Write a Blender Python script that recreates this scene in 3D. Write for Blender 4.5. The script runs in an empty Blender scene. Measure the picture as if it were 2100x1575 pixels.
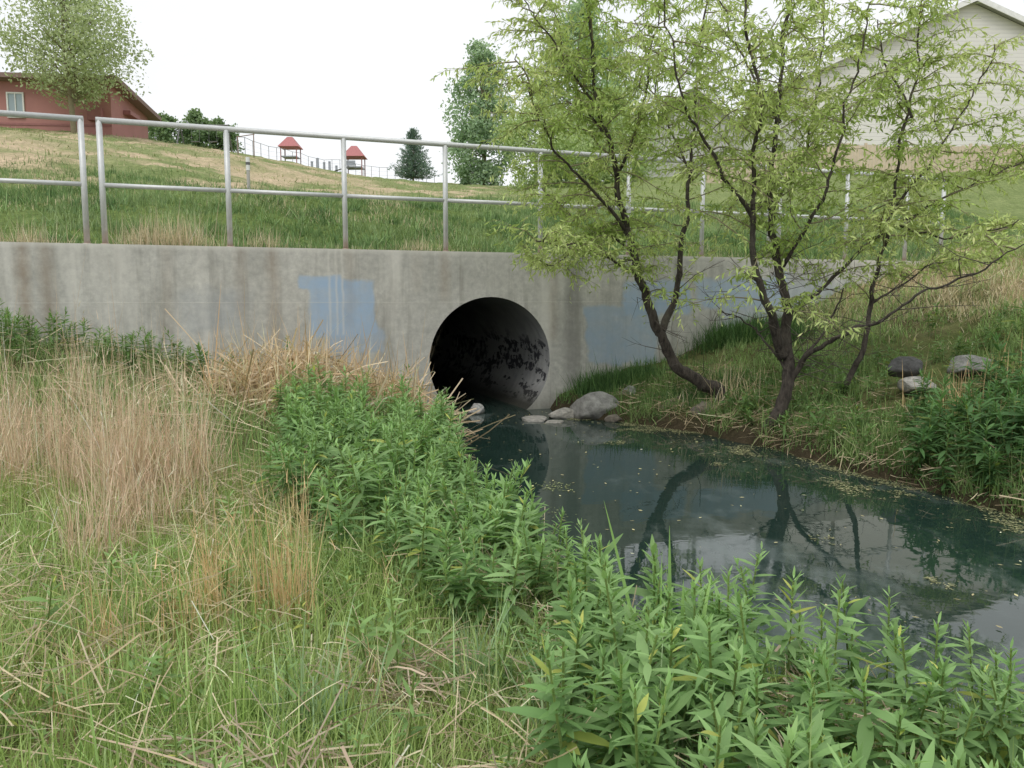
import bpy, math, random
import numpy as np
from mathutils import Vector, noise as mnoise
rng=np.random.default_rng(7); random.seed(7)
sc=bpy.context.scene
sc.view_settings.view_transform='Standard'
try: sc.view_settings.look='None'
except Exception: pass
sc.view_settings.exposure=0
CZ=1.43; PITCH=math.radians(6.16); F=1640.0
def sight(px,py,Y):
    """survey helper: bearing + elevation read off the photo, real distance Y"""
    a=math.atan((787-py)/F)-PITCH
    h=math.tan(a)*Y
    depth=Y*math.cos(PITCH)-h*math.sin(PITCH)
    return np.array([(px-1050)/F*depth,Y,CZ+h])
# ---------------- noise
_tab=rng.random((256,256))
def vnoise(x,y):
    xi=np.floor(x).astype(int); yi=np.floor(y).astype(int)
    fx=x-xi; fy=y-yi; fx=fx*fx*(3-2*fx); fy=fy*fy*(3-2*fy)
    a=_tab[xi&255,yi&255]; b=_tab[(xi+1)&255,yi&255]; c=_tab[xi&255,(yi+1)&255]; d=_tab[(xi+1)&255,(yi+1)&255]
    return (a*(1-fx)+b*fx)*(1-fy)+(c*(1-fx)+d*fx)*fy
def fbm(x,y,o=4):
    r=0;a=.5;s=0
    for i in range(o):
        r=r+a*vnoise(x*2**i+17*i,y*2**i+31*i); s+=a; a*=.5
    return r/s
def sstep(a,b,x):
    t=np.clip((x-a)/(b-a),0,1); return t*t*(3-2*t)
# ---------------- layout
O=np.array([-.26,10.01]); Tt=np.array([.934,.357]); Nn=np.array([-.357,.934])
TOPZ=1.99
def w2(t,s,z): 
    p=O+Tt*t+Nn*s; return (p[0],p[1],z)
POND=np.array([(-1.13,10.05),(-.98,9.5),(-.8,8.8),(-.55,7.2),(-.38,5.6),(-.1,4.3),(.3,3.5),(.7,2.85),(1.1,2.55),(1.7,2.25),(2.3,1.85),(3.2,.8),(3.5,-1),(4,-4),(6,-4),(5,0),(4.3,2),(3.8,3.8),(3.3,5.1),(2.88,6.3),(2.42,7.65),(1.9,8.45),(1.4,8.95),(.95,9.4),(.6,10.0),(.4,10.6)])
def pond_d(x,y):
    best=np.full(x.shape,1e9); inside=np.zeros(x.shape,bool)
    n=len(POND)
    for i in range(n):
        a=POND[i]; b=POND[(i+1)%n]; e=b-a
        t=np.clip(((x-a[0])*e[0]+(y-a[1])*e[1])/(e@e),0,1)
        dx=x-a[0]-t*e[0]; dy=y-a[1]-t*e[1]
        best=np.minimum(best,dx*dx+dy*dy)
        c=((a[1]>y)!=(b[1]>y))
        xx=a[0]+(y-a[1])*e[0]/(e[1] if abs(e[1])>1e-9 else 1e-9)
        inside^=(c&(x<xx))
    d=np.sqrt(best); return np.where(inside,-d,d)
def side_right(x,y):
    xc=np.interp(y,[0,2.3,4,5.2,6.6,8.8,10],[4.2,2.9,2.0,1.5,1.2,.3,-.2])
    return x>xc
US=[-.9,-.64,-.52,-.44,-.35,-.25,-.18,-.1,0,.2,.4,.9]
EC=[.21,.207,.197,.189,.177,.158,.146,.14,.137,.15,.162,.168]
YC=[42,42,42,48,62,100,100,90,70,48,40,40]
def terrain(x,y):
    x=np.asarray(x,float); y=np.asarray(y,float)
    s=(x-O[0])*Nn[0]+(y-O[1])*Nn[1]; t=(x-O[0])*Tt[0]+(y-O[1])*Tt[1]
    d=pond_d(x,y); dn=d+(fbm(x*2.2,y*2.2,3)-.5)*.30*sstep(.0,.3,-s)
    w=sstep(3.5,8,y)
    zl=.13*(1-np.exp(-np.maximum(dn,0)/.12))+np.minimum(.17*np.maximum(dn-.4,0),.8)*w+np.minimum(.05*np.maximum(dn,0),.2)
    zr=.12*(1-np.exp(-np.maximum(dn,0)/.06))+.24*np.maximum(dn,0)+.014*np.maximum(dn,0)**2
    zr=np.where(zr>1.9,1.9+(1-np.exp(-(zr-1.9)*1.0))*.6,zr)
    zf=np.where(side_right(x,y),zr+(fbm(x*1.3+2,y*1.3,3)-.5)*.28*sstep(.3,1.2,dn),zl)+(fbm(x*3+9,y*3,3)-.5)*.10
    zf=np.where(dn<0,-.5*np.minimum(1,-dn/.35),zf)
    u=np.clip(x/np.maximum(y,1),-.9,.9)
    ec=np.interp(u,US,EC); yc=np.interp(u,US,YC)
    y6=10.11+.381*x+6.42
    rise=.25*np.maximum(s-1.0,0)
    rise=np.minimum(rise,1.27)+0*s
    f=np.clip((y-y6)/np.maximum(yc-y6,5),0,1)
    h1=TOPZ-.04+rise
    hb=h1+(CZ+ec*yc-3.25)*f+.012*np.maximum(y-yc,0)
    hb=hb+(fbm(x*.35,y*.35,3)-.5)*.5*sstep(2,8,s)+(fbm(x*2,y*2,3)-.5)*.18*sstep(.3,1.2,s)
    return np.where(s<.15,zf,hb)
# ---------------- mesh helpers
def link(o): sc.collection.objects.link(o); return o
def np_mesh(name,V,Q,mat,C=None,smooth=False,parent=None):
    V=np.asarray(V,np.float32).reshape(-1,3); Q=np.asarray(Q,np.int32)
    k=Q.shape[1]
    me=bpy.data.meshes.new(name); me.vertices.add(len(V)); me.vertices.foreach_set('co',V.ravel())
    me.loops.add(Q.size); me.loops.foreach_set('vertex_index',Q.ravel())
    me.polygons.add(len(Q)); me.polygons.foreach_set('loop_start',np.arange(0,Q.size,k,dtype=np.int32))
    try: me.polygons.foreach_set('loop_total',np.full(len(Q),k,np.int32))
    except Exception: pass
    me.update(calc_edges=True)
    if C is not None:
        a=me.attributes.new('Col','FLOAT_COLOR','POINT')
        C=np.concatenate([np.asarray(C,np.float32).reshape(-1,3),np.ones((len(V),1),np.float32)],1)
        a.data.foreach_set('color',C.ravel())
    me.polygons.foreach_set('use_smooth',np.full(len(Q),smooth))
    me.materials.append(mat)
    o=link(bpy.data.objects.new(name,me))
    if parent: o.parent=parent
    return o
def py_mesh(name,V,Fc,mat,parent=None,smooth=False):
    me=bpy.data.meshes.new(name); me.from_pydata([tuple(map(float,v)) for v in V],[],Fc); me.update()
    me.materials.append(mat)
    if smooth:
        for p in me.polygons: p.use_smooth=True
    o=link(bpy.data.objects.new(name,me))
    if parent: o.parent=parent
    return o
def empty(name,loc=(0,0,0)):
    o=bpy.data.objects.new(name,None); link(o); return o
class MB:
    def __init__(s): s.V=[];s.F=[]
    def box(s,x0,x1,y0,y1,z0,z1,M=None):
        b=len(s.V); pts=[(x,y,z) for z in (z0,z1) for x,y in ((x0,y0),(x1,y0),(x1,y1),(x0,y1))]
        if M: pts=[M(*p) for p in pts]
        s.V+=pts; s.F+=[tuple(b+i for i in f) for f in ((3,2,1,0),(4,5,6,7),(0,1,5,4),(1,2,6,5),(2,3,7,6),(3,0,4,7))]
    def tube(s,pts,rad,n=8,cap=True):
        pts=[np.array(p,float) for p in pts]; b=len(s.V); m=len(pts)
        prev=None
        for i,p in enumerate(pts):
            d=(pts[min(i+1,m-1)]-pts[max(i-1,0)]); d=d/(np.linalg.norm(d)+1e-9)
            if prev is None:
                a=np.array([0,0,1.]) if abs(d[2])<.9 else np.array([1.,0,0])
                prev=np.cross(d,a)
            e=prev-d*(prev@d); e/=np.linalg.norm(e)+1e-9; prev=e; g=np.cross(d,e)
            r=rad[i] if hasattr(rad,'__len__') else rad
            for k in range(n):
                q=2*math.pi*k/n; s.V.append(tuple(p+r*(math.cos(q)*e+math.sin(q)*g)))
        for i in range(m-1):
            for k in range(n):
                s.F.append((b+i*n+k,b+i*n+(k+1)%n,b+(i+1)*n+(k+1)%n,b+(i+1)*n+k))
        if cap:
            s.F.append(tuple(b+k for k in range(n))[::-1]); s.F.append(tuple(b+(m-1)*n+k for k in range(n)))
    def make(s,name,mat,parent=None,smooth=False): return py_mesh(name,s.V,s.F,mat,parent,smooth)
def ribbons(base,dr,L,W,droop,segs=3,prof='blade',fold=0.0,side=None):
    N=len(base); dr=dr/np.linalg.norm(dr,axis=1,keepdims=True)
    if side is None:
        r=rng.normal(size=(N,3)); side=np.cross(dr,r)
    side=side/(np.linalg.norm(side,axis=1,keepdims=True)+1e-9)
    up=np.cross(side,dr); 
    s=np.linspace(0,1,segs+1)
    if prof=='blade': pf=(1-s)**.6+.03
    elif prof=='leaf': pf=np.sin(np.pi*np.clip(s,.04,.97)**.8)
    else: pf=np.ones_like(s)
    c=base[:,None,:]+dr[:,None,:]*(L[:,None]*s)[...,None]
    c[:,:,2]-=(droop*L)[:,None]*s**2
    wv=side[:,None,:]*(W[:,None]*.5*pf)[...,None]
    if fold>0:
        mid=c-up[:,None,:]*(W[:,None]*fold*pf)[...,None]*np.sign(up[:,None,2:3]+1e-6)
        V=np.stack([c-wv,mid,c+wv],2); k=3
    else:
        V=np.stack([c-wv,c+wv],2); k=2
    V=V.reshape(N,(segs+1)*k,3)
    q=[]
    for i in range(segs):
        for j in range(k-1):
            q.append((i*k+j,i*k+j+1,(i+1)*k+j+1,(i+1)*k+j))
    q=np.array(q); Q=(np.arange(N)[:,None,None]*((segs+1)*k)+q[None]).reshape(-1,4)
    return V,Q
class Acc:
    def __init__(s): s.V=[];s.Q=[];s.C=[];s.n=0
    def add(s,V,Q,C):
        n=V.shape[1]; s.V.append(V.reshape(-1,3)); s.Q.append(Q+s.n); s.C.append(np.repeat(C,n,0)); s.n+=V.shape[0]*n
    def make(s,name,mat,parent=None,smooth=False): return np_mesh(name,np.concatenate(s.V),np.concatenate(s.Q),mat,np.concatenate(s.C),smooth,parent)
# ---------------- materials
def newmat(name):
    m=bpy.data.materials.new(name); m.use_nodes=True; nt=m.node_tree; b=nt.nodes['Principled BSDF']; return m,nt,b
def N(nt,t,**k):
    n=nt.nodes.new(t)
    for a,v in k.items(): setattr(n,a,v)
    return n
def mix(nt,fac,a,b,mode='MIX'):
    n=N(nt,'ShaderNodeMix',data_type='RGBA',blend_type=mode)
    for i,v in ((0,fac),(6,a),(7,b)):
        if isinstance(v,bpy.types.NodeSocket): nt.links.new(v,n.inputs[i])
        else: n.inputs[i].default_value=v if i==0 else (*v,1)
    return n.outputs[2]
def math_(nt,op,a,b=0,c=None):
    n=N(nt,'ShaderNodeMath',operation=op)
    for i,v in enumerate((a,b) if c is None else (a,b,c)):
        if isinstance(v,bpy.types.NodeSocket): nt.links.new(v,n.inputs[i])
        else: n.inputs[i].default_value=v
    return n.outputs[0]
def noise(nt,vec,scale,detail=4,rough=.55,mapscale=None):
    if mapscale:
        mp=N(nt,'ShaderNodeMapping'); mp.inputs['Scale'].default_value=mapscale; nt.links.new(vec,mp.inputs[0]); vec=mp.outputs[0]
    n=N(nt,'ShaderNodeTexNoise'); n.inputs['Scale'].default_value=scale; n.inputs['Detail'].default_value=detail; n.inputs['Roughness'].default_value=rough
    nt.links.new(vec,n.inputs['Vector']); return n.outputs['Fac']
def ramp(nt,f,a,b,ca=(0,0,0),cb=(1,1,1)):
    r=N(nt,'ShaderNodeValToRGB'); r.color_ramp.elements[0].position=a; r.color_ramp.elements[1].position=b
    r.color_ramp.elements[0].color=(*ca,1); r.color_ramp.elements[1].color=(*cb,1); nt.links.new(f,r.inputs[0]); return r.outputs[0]
def mrange(nt,v,a,b_):
    m_=N(nt,'ShaderNodeMapRange'); nt.links.new(v,m_.inputs[0]); m_.inputs[1].default_value=a; m_.inputs[2].default_value=b_; return m_.outputs[0]
def bump(nt,b,h,st=.3,dist=.02):
    n=N(nt,'ShaderNodeBump'); n.inputs['Strength'].default_value=st; n.inputs['Distance'].default_value=dist
    nt.links.new(h,n.inputs['Height']); nt.links.new(n.outputs[0],b.inputs['Normal'])
def objco(nt): return N(nt,'ShaderNodeTexCoord').outputs['Object']
def foliage(name,trans=.35,rough=.55,spec=.25):
    m,nt,b=newmat(name); a=N(nt,'ShaderNodeAttribute',attribute_name='Col')
    nt.links.new(a.outputs['Color'],b.inputs['Base Color']); b.inputs['Roughness'].default_value=rough
    b.inputs['Specular IOR Level'].default_value=spec
    tr=N(nt,'ShaderNodeBsdfTranslucent'); nt.links.new(mix(nt,1,a.outputs['Color'],(1.0,1.05,.7),'MULTIPLY'),tr.inputs[0])
    ms=N(nt,'ShaderNodeMixShader'); ms.inputs[0].default_value=trans
    nt.links.new(b.outputs[0],ms.inputs[1]); nt.links.new(tr.outputs[0],ms.inputs[2])
    nt.links.new(ms.outputs[0],nt.nodes['Material Output'].inputs[0]); return m
def simple(name,col,rough=.7,metal=0,var=.25,scale=6,bst=0):
    m,nt,b=newmat(name); co=objco(nt); n=noise(nt,co,scale,5)
    c=mix(nt,n,tuple(v*(1-var) for v in col),tuple(min(1,v*(1+var)) for v in col)); nt.links.new(c,b.inputs['Base Color'])
    b.inputs['Roughness'].default_value=rough; b.inputs['Metallic'].default_value=metal
    if bst: bump(nt,b,n,bst,.02)
    return m
M_leaf=foliage('leaf_material',.38); M_grass=foliage('grass_material',.3,.6,.25); M_dry=foliage('dry_grass_material',.2,.8,.1)
m,nt,b=newmat('bark_material'); co=objco(nt); n1=noise(nt,co,30,6,.7,(1,1,.3)); n2=noise(nt,co,4,4)
c=mix(nt,ramp(nt,n1,.35,.7),(.025,.020,.017),(.12,.10,.08)); c=mix(nt,math_(nt,'MULTIPLY',ramp(nt,n2,.5,.7),.35),c,(.20,.19,.15)); nt.links.new(c,b.inputs['Base Color']); b.inputs['Roughness'].default_value=.95; bump(nt,b,n1,1,.03); M_bark=m
M_bark2=simple('branch_material',(.24,.21,.13),.9,0,.4,20,.3)
M_twig=simple('dead_twig_material',(.09,.075,.06),.9,0,.4,20,.3)
m,nt,b=newmat('ground_material'); co=objco(nt); a=N(nt,'ShaderNodeAttribute',attribute_name='Col').outputs['Color']
n1=noise(nt,co,9,6,.7); n2=noise(nt,co,60,4,.7); n3=noise(nt,co,1.3,5,.65)
c=mix(nt,1,a,ramp(nt,n1,.3,.7,(.6,.6,.55),(1.3,1.25,1.2)),'MULTIPLY'); c=mix(nt,1,c,ramp(nt,n2,.25,.75,(.6,.6,.6),(1.4,1.4,1.3)),'MULTIPLY')
c=mix(nt,1,c,ramp(nt,n3,.3,.7,(.8,.85,.75),(1.2,1.15,1.2)),'MULTIPLY')
nt.links.new(c,b.inputs['Base Color']); b.inputs['Roughness'].default_value=.95; b.inputs['Specular IOR Level'].default_value=.1; bump(nt,b,n1,.8,.08)
M_ground=m
# ---------------- ground sheet
def axis(lo,hi,f0,f1,st,g=1.18):
    a=list(np.arange(f0,f1+1e-6,st)); s=st
    while a[-1]<hi: s*=g; a.append(a[-1]+s)
    s=st
    while a[0]>lo: s*=g; a.insert(0,a[0]-s)
    return np.array(a)
ta=axis(-600,600,-9,11,.11,1.12)
sa=np.concatenate([axis(-200,-.06,-10,-.12,.11,1.15)[:], [.05,.25], axis(.4,800,.45,12,.13,1.05)])
sa=np.unique(np.round(sa,4)); 
TT,SS=np.meshgrid(ta,sa)
X=O[0]+Tt[0]*TT+Nn[0]*SS; Y=O[1]+Tt[1]*TT+Nn[1]*SS; Z=terrain(X,Y)
s=SS
d=pond_d(X,Y); R=side_right(X,Y)
soil=np.array([.12,.10,.06]); green=np.array([.15,.215,.07]); tan=np.array([.52,.44,.32]); hg=np.array([.22,.28,.12]); mud=np.array([.06,.050,.034])
f=fbm(X*1.2,Y*1.2,4)[...,None]
Cf=soil*(1-f)+green*f*.9
straw=sstep(.5,.7,fbm(X*.9+40,Y*.9,3)+np.where(R,sstep(3.0,4.8,d)*.3-.12,0))[...,None]; Cf=Cf*(1-straw*.75)+np.array([.36,.30,.19])*straw*.75
mm=sstep(.40,.05,d)[...,None]; Cf=Cf*(1-mm)+mud*mm
def SofW(x,y): return (x-O[0])*Nn[0]+(y-O[1])*Nn[1]
def footpath(X,Y):
    yp=17.3+.25*X+1.2*fbm(X*.3,X*0+3,2)
    return np.exp(-((Y-yp)/1.1)**2)*sstep(-7.5,-5.6,X)*sstep(-2.2,-3.4,X)
def hillpatch(X,Y):
    s=SofW(X,Y); uu=X/np.maximum(Y,1)
    hf=fbm(X*.14+5,Y*.3,5)*.5+fbm(X*.6,Y*1.3,4)*.5
    base=sstep(.53,.64,hf+.05*sstep(7,12,s)*sstep(-.08,-.25,uu)-.14*sstep(-.05,.12,uu)-.16*sstep(9,5,s))
    path2=np.exp(-((uu+.19+.002*(Y-30))/.03)**2)*sstep(18,22,Y)*sstep(60,40,Y)
    bare=np.exp(-((uu+.60)/.10)**2)*np.exp(-((Y-23)/6)**2)*.9+np.exp(-((uu+.31)/.07)**2)*np.exp(-((Y-30)/6)**2)*.7
    return np.clip(base+(footpath(X,Y)*1.3+path2*.8+bare)*sstep(.3,.5,fbm(X*1.2,Y*1.2,3)+.10),0,1)
pt=hillpatch(X,Y)[...,None]
Cb=(green*sstep(10,5,s)[...,None]+hg*(1-sstep(10,5,s)[...,None]))*(1-pt)+tan*pt
C=np.where((s<.15)[...,None],Cf,Cb)
nr,nc=X.shape; idx=np.arange(nr*nc).reshape(nr,nc)
Q=np.stack([idx[:-1,:-1],idx[:-1,1:],idx[1:,1:],idx[1:,:-1]],-1).reshape(-1,4)
sc_=((SS[:-1,:-1]+SS[1:,1:])/2).ravel(); tc_=((TT[:-1,:-1]+TT[1:,1:])/2).ravel()
Q=Q[~((sc_>.0)&(sc_<.3)&(np.abs(tc_)<1.1))]
np_mesh('ground',np.stack([X,Y,Z],-1),Q,M_ground,C,True)
# ---------------- water
m,nt,b=newmat('water_material'); co=objco(nt); sx=N(nt,'ShaderNodeSeparateXYZ'); nt.links.new(co,sx.inputs[0])
n1=noise(nt,co,.8,4,.55,(1,1.6,1)); n2=noise(nt,co,4,3)
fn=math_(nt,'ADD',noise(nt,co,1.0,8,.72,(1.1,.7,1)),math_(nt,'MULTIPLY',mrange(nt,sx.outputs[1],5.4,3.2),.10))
film_sheen=ramp(nt,fn,.54,.68)  # surface film, more of it nearby, doubling as painted pale sky reflection
c=mix(nt,n1,(.010,.026,.021),(.022,.043,.034)); c=mix(nt,math_(nt,'MULTIPLY',film_sheen,.42),c,(.17,.21,.20)); nt.links.new(c,b.inputs['Base Color'])
nt.links.new(math_(nt,'MULTIPLY_ADD',film_sheen,.09,.02),b.inputs['Roughness']); b.inputs['IOR'].default_value=1.40
bump(nt,b,n2,.05,.02)
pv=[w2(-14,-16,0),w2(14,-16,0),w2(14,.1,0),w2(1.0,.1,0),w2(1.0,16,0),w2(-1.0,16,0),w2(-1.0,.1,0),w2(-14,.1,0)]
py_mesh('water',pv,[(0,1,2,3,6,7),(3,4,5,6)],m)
# ---------------- headwall
m,nt,b=newmat('concrete_material'); co=objco(nt); sx=N(nt,'ShaderNodeSeparateXYZ'); nt.links.new(co,sx.inputs[0]); tx,tz=sx.outputs[0],sx.outputs[2]
nb=noise(nt,co,1.6,6,.65); nf=noise(nt,co,14,6,.7); ns=noise(nt,co,1,5,.6,(7,1,.5)); ns2=noise(nt,co,1,4,.6,(2.2,1,.25)); grain=noise(nt,co,90,3,.8)
c=mix(nt,ramp(nt,nb,.32,.68),(.42,.415,.385),(.62,.61,.57))
c=mix(nt,1,c,ramp(nt,nf,.3,.75,(.76,.76,.76),(1.15,1.15,1.12)),'MULTIPLY')
nm=noise(nt,co,3.3,7,.75); c=mix(nt,math_(nt,'MULTIPLY',ramp(nt,nm,.52,.66),.45),c,(.32,.315,.29))
c=mix(nt,math_(nt,'MULTIPLY',ramp(nt,ns,.52,.70),.6),c,(.27,.26,.23))
c=mix(nt,math_(nt,'MULTIPLY',ramp(nt,ns2,.56,.68),.5),c,(.72,.70,.64))
def boxmask(t0,t1,z0,z1,ed=.04,wob=.25,sc1=3.0):
    wn=math_(nt,'MULTIPLY',math_(nt,'SUBTRACT',noise(nt,co,sc1,5,.6),.5),wob)
    x=math_(nt,'ADD',tx,wn); z=math_(nt,'ADD',tz,wn)
    def inr(v,a,bb): return math_(nt,'MULTIPLY',mrange(nt,v,a-ed,a+ed),mrange(nt,v,bb+ed,bb-ed))
    return math_(nt,'MULTIPLY',inr(x,t0,t1),inr(z,z0,z1))
patchn=ramp(nt,noise(nt,co,4,6,.7),.25,.6,(.5,.5,.5),(1,1,1))
def patch(c,t0,t1,z0,z1,col,op,**k):
    mk=math_(nt,'MULTIPLY',math_(nt,'MULTIPLY',boxmask(t0,t1,z0,z1,**k),op),patchn)
    return mix(nt,mk,c,col)
BL=(.36,.48,.63)
c=patch(c,-2.20,-1.45,.98,1.64,BL,.95,ed=.02,wob=.16)
c=patch(c,-2.32,-1.85,1.54,1.68,BL,.9,ed=.015,wob=.12)
c=patch(c,-2.0,-1.35,.78,1.06,(.37,.46,.57),.8,ed=.03)
c=patch(c,1.9,2.9,1.20,1.66,BL,.85,ed=.03,wob=.4,sc1=2)
c=patch(c,3.0,4.5,1.28,1.72,BL,.8,ed=.04,wob=.5,sc1=2)
c=patch(c,1.3,2.4,.55,1.35,(.33,.43,.54),.8,ed=.03,wob=.4,sc1=2)
c=patch(c,1.02,1.22,.3,1.98,(.22,.215,.20),.65,ed=.05,wob=.1)
c=patch(c,3.4,6,1.0,1.65,(.38,.46,.54),.55,ed=.12,wob=.5,sc1=2)
c=patch(c,-3.6,-2.9,1.05,1.5,(.36,.39,.42),.45,ed=.08,wob=.4)
for tp,op,wd,zb in ((-5.05,1,.05,.9),(-4.83,.7,.05,1.1),(-2.95,.6,.03,1.2),(-1.75,.5,.03,1.1),(-2.6,.6,.05,.5),(-.6,.65,.04,1.4),(.85,.6,.04,.9),(-3.7,.5,.03,1.0),(-.95,.35,.03,1.5),(2.3,.4,.04,1.2)):
    c=patch(c,tp-wd,tp+wd,zb,2.05,(.27,.19,.12),op*.7,ed=.06,wob=.14)
for tp in (-1.98,-1.9,-1.83): c=patch(c,tp-.010,tp+.010,1.0,2.05,(.68,.66,.6),.6,ed=.012,wob=.06)
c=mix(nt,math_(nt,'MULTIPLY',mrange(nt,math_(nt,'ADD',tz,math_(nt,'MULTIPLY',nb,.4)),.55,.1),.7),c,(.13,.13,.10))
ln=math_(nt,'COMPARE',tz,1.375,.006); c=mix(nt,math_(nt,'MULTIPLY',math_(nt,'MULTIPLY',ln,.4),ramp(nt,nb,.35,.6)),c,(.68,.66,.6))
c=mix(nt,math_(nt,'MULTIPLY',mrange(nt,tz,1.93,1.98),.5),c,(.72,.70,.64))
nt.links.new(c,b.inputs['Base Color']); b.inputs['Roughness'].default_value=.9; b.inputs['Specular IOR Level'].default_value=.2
fx=math_(nt,'PINGPONG',tx,.61); fz=math_(nt,'PINGPONG',math_(nt,'ADD',tz,.15),.38)
dd_=math_(nt,'SQRT',math_(nt,'ADD',math_(nt,'MULTIPLY',fx,fx),math_(nt,'MULTIPLY',fz,fz))); dim=math_(nt,'GREATER_THAN',dd_,.018)
hh=math_(nt,'ADD',math_(nt,'ADD',math_(nt,'MULTIPLY',nf,.5),math_(nt,'MULTIPLY',grain,.3)),math_(nt,'ADD',ln,dim)); bump(nt,b,hh,.4,.015)
M_conc=m
PC=.64; PR=.80; HB=1.35; TL=-16.0; TRt=7.45
V=[];Fc=[]
def vv(p): V.append(p); return len(V)-1
def wallface(sv,flip):
    n=64; ci=[];bi=[]
    for k in range(n):
        a=2*math.pi*k/n; cx,cz=math.cos(a),math.sin(a); q=HB/max(abs(cx),abs(cz))
        ci.append(vv((PR*cx,sv,PC+PR*cz))); bi.append(vv((q*cx,sv,PC+q*cz)))
    for k in range(n):
        f=(ci[k],bi[k],bi[(k+1)%n],ci[(k+1)%n]); Fc.append(f if flip else f[::-1])
    for (a,bx) in ((TL,-HB),(HB,TRt)):
        i=[vv((a,sv,PC-HB)),vv((bx,sv,PC-HB)),vv((bx,sv,PC+HB)),vv((a,sv,PC+HB))]; Fc.append(tuple(i))
wallface(0,False); wallface(.28,True)
i=[vv(p) for p in ((TL,0,TOPZ),(TRt,0,TOPZ),(TRt,.28,TOPZ),(TL,.28,TOPZ))]; Fc.append(tuple(i))
i=[vv(p) for p in ((TRt,0,PC-HB),(TRt,.28,PC-HB),(TRt,.28,TOPZ),(TRt,0,TOPZ))]; Fc.append(tuple(i))
ang=math.atan2(Tt[1],Tt[0])
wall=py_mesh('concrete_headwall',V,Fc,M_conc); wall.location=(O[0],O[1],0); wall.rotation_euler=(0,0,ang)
# culvert pipe
m,nt,b=newmat('culvert_concrete_material'); co=objco(nt); sx=N(nt,'ShaderNodeSeparateXYZ'); nt.links.new(co,sx.inputs[0])
nb=noise(nt,co,2,6,.7); gr=noise(nt,co,1,4,.6,(4,1.6,4.5)); c=mix(nt,ramp(nt,nb,.3,.7),(.24,.245,.25),(.42,.42,.40))
gm=math_(nt,'MULTIPLY',ramp(nt,gr,.50,.52),mrange(nt,sx.outputs[2],1.05,.8)); gm=math_(nt,'MULTIPLY',gm,ramp(nt,noise(nt,co,10,3,.6),.44,.50)); c=mix(nt,math_(nt,'MULTIPLY',gm,.93),c,(.012,.013,.02))
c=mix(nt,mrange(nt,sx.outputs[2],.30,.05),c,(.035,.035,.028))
c=mix(nt,math_(nt,'MULTIPLY',mrange(nt,sx.outputs[0],.30,-.25),.85),c,(.04,.04,.04))  # unlit left side of the pipe: shade painted into the colour
c=mix(nt,math_(nt,'MULTIPLY',mrange(nt,sx.outputs[2],.95,1.35),.6),c,(.05,.05,.05))  # top of the pipe darkened too, painted shade
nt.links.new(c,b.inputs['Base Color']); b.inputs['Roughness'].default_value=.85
wv=N(nt,'ShaderNodeMath',operation='SINE'); nt.links.new(math_(nt,'MULTIPLY',sx.outputs[1],40),wv.inputs[0]); bump(nt,b,math_(nt,'ADD',math_(nt,'MULTIPLY',wv.outputs[0],.25),nb),.5,.012)
V=[];Fc=[]
n=64; ys=[0.0,.3]+list(np.linspace(.8,15,24))
for yv in ys:
    for k in range(n):
        a=2*math.pi*k/n; V.append((PR*math.cos(a),yv,PC+PR*math.sin(a)))
for r in range(len(ys)-1):
    for k in range(n): Fc.append((r*n+k,r*n+(k+1)%n,(r+1)*n+(k+1)%n,(r+1)*n+k))
Fc.append(tuple((len(ys)-1)*n+k for k in range(n)))
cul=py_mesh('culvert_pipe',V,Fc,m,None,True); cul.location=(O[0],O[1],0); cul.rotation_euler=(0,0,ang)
# ---------------- railing
m,nt,b=newmat('galvanised_steel_material'); co=objco(nt); sx=N(nt,'ShaderNodeSeparateXYZ'); nt.links.new(co,sx.inputs[0])
c=mix(nt,noise(nt,co,20,4),(.52,.54,.54),(.72,.73,.72))
c=mix(nt,math_(nt,'MULTIPLY',mrange(nt,math_(nt,'ADD',sx.outputs[2],math_(nt,'MULTIPLY',noise(nt,co,9,3),.35)),2.42,2.15),.75),c,(.32,.20,.12)); nt.links.new(c,b.inputs['Base Color']); b.inputs['Metallic'].default_value=.3; b.inputs['Roughness'].default_value=.5
M_steel=m
rail=empty('metal_railing'); S0=.13
def tx_(x): return (x-O[0])/Tt[0]
panels=[[tx_(v) for v in (-9.1,-7.9,-6.75,-5.6,-4.43)],[tx_(v) for v in (-4.27,-3.10,-1.905,-.766,.407,1.6,2.68,3.74)],[tx_(v) for v in (3.9,5.05,6.15,6.85)]]
RH=1.285; RM=.62; rr=.030
for pi,ps in enumerate(panels):
    mb=MB()
    for k,t in enumerate(ps):
        top=TOPZ+RH if k in (0,len(ps)-1) else TOPZ+RH-rr*.5
        mb.tube([w2(t,S0,TOPZ-.05),w2(t,S0,top)],rr,16)
    for k,(a,bb) in enumerate(zip(ps[:-1],ps[1:])):
        mb.tube([w2(a+rr*.6,S0,TOPZ+RM),w2(bb-rr*.6,S0,TOPZ+RM)],rr*.8,14)
    mb.tube([w2(ps[0]-rr*.9,S0,TOPZ+RH),w2(ps[-1]+rr*.9,S0,TOPZ+RH)],rr*1.02,16)
    for t in ps: mb.tube([w2(t,S0,TOPZ-.005),w2(t,S0,TOPZ+.012)],rr*1.5,16)
    o=mb.make('rail_panel_%d'%(pi+1),M_steel,rail)
    for p in o.data.polygons: p.use_smooth=len(p.vertices)==4
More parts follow.
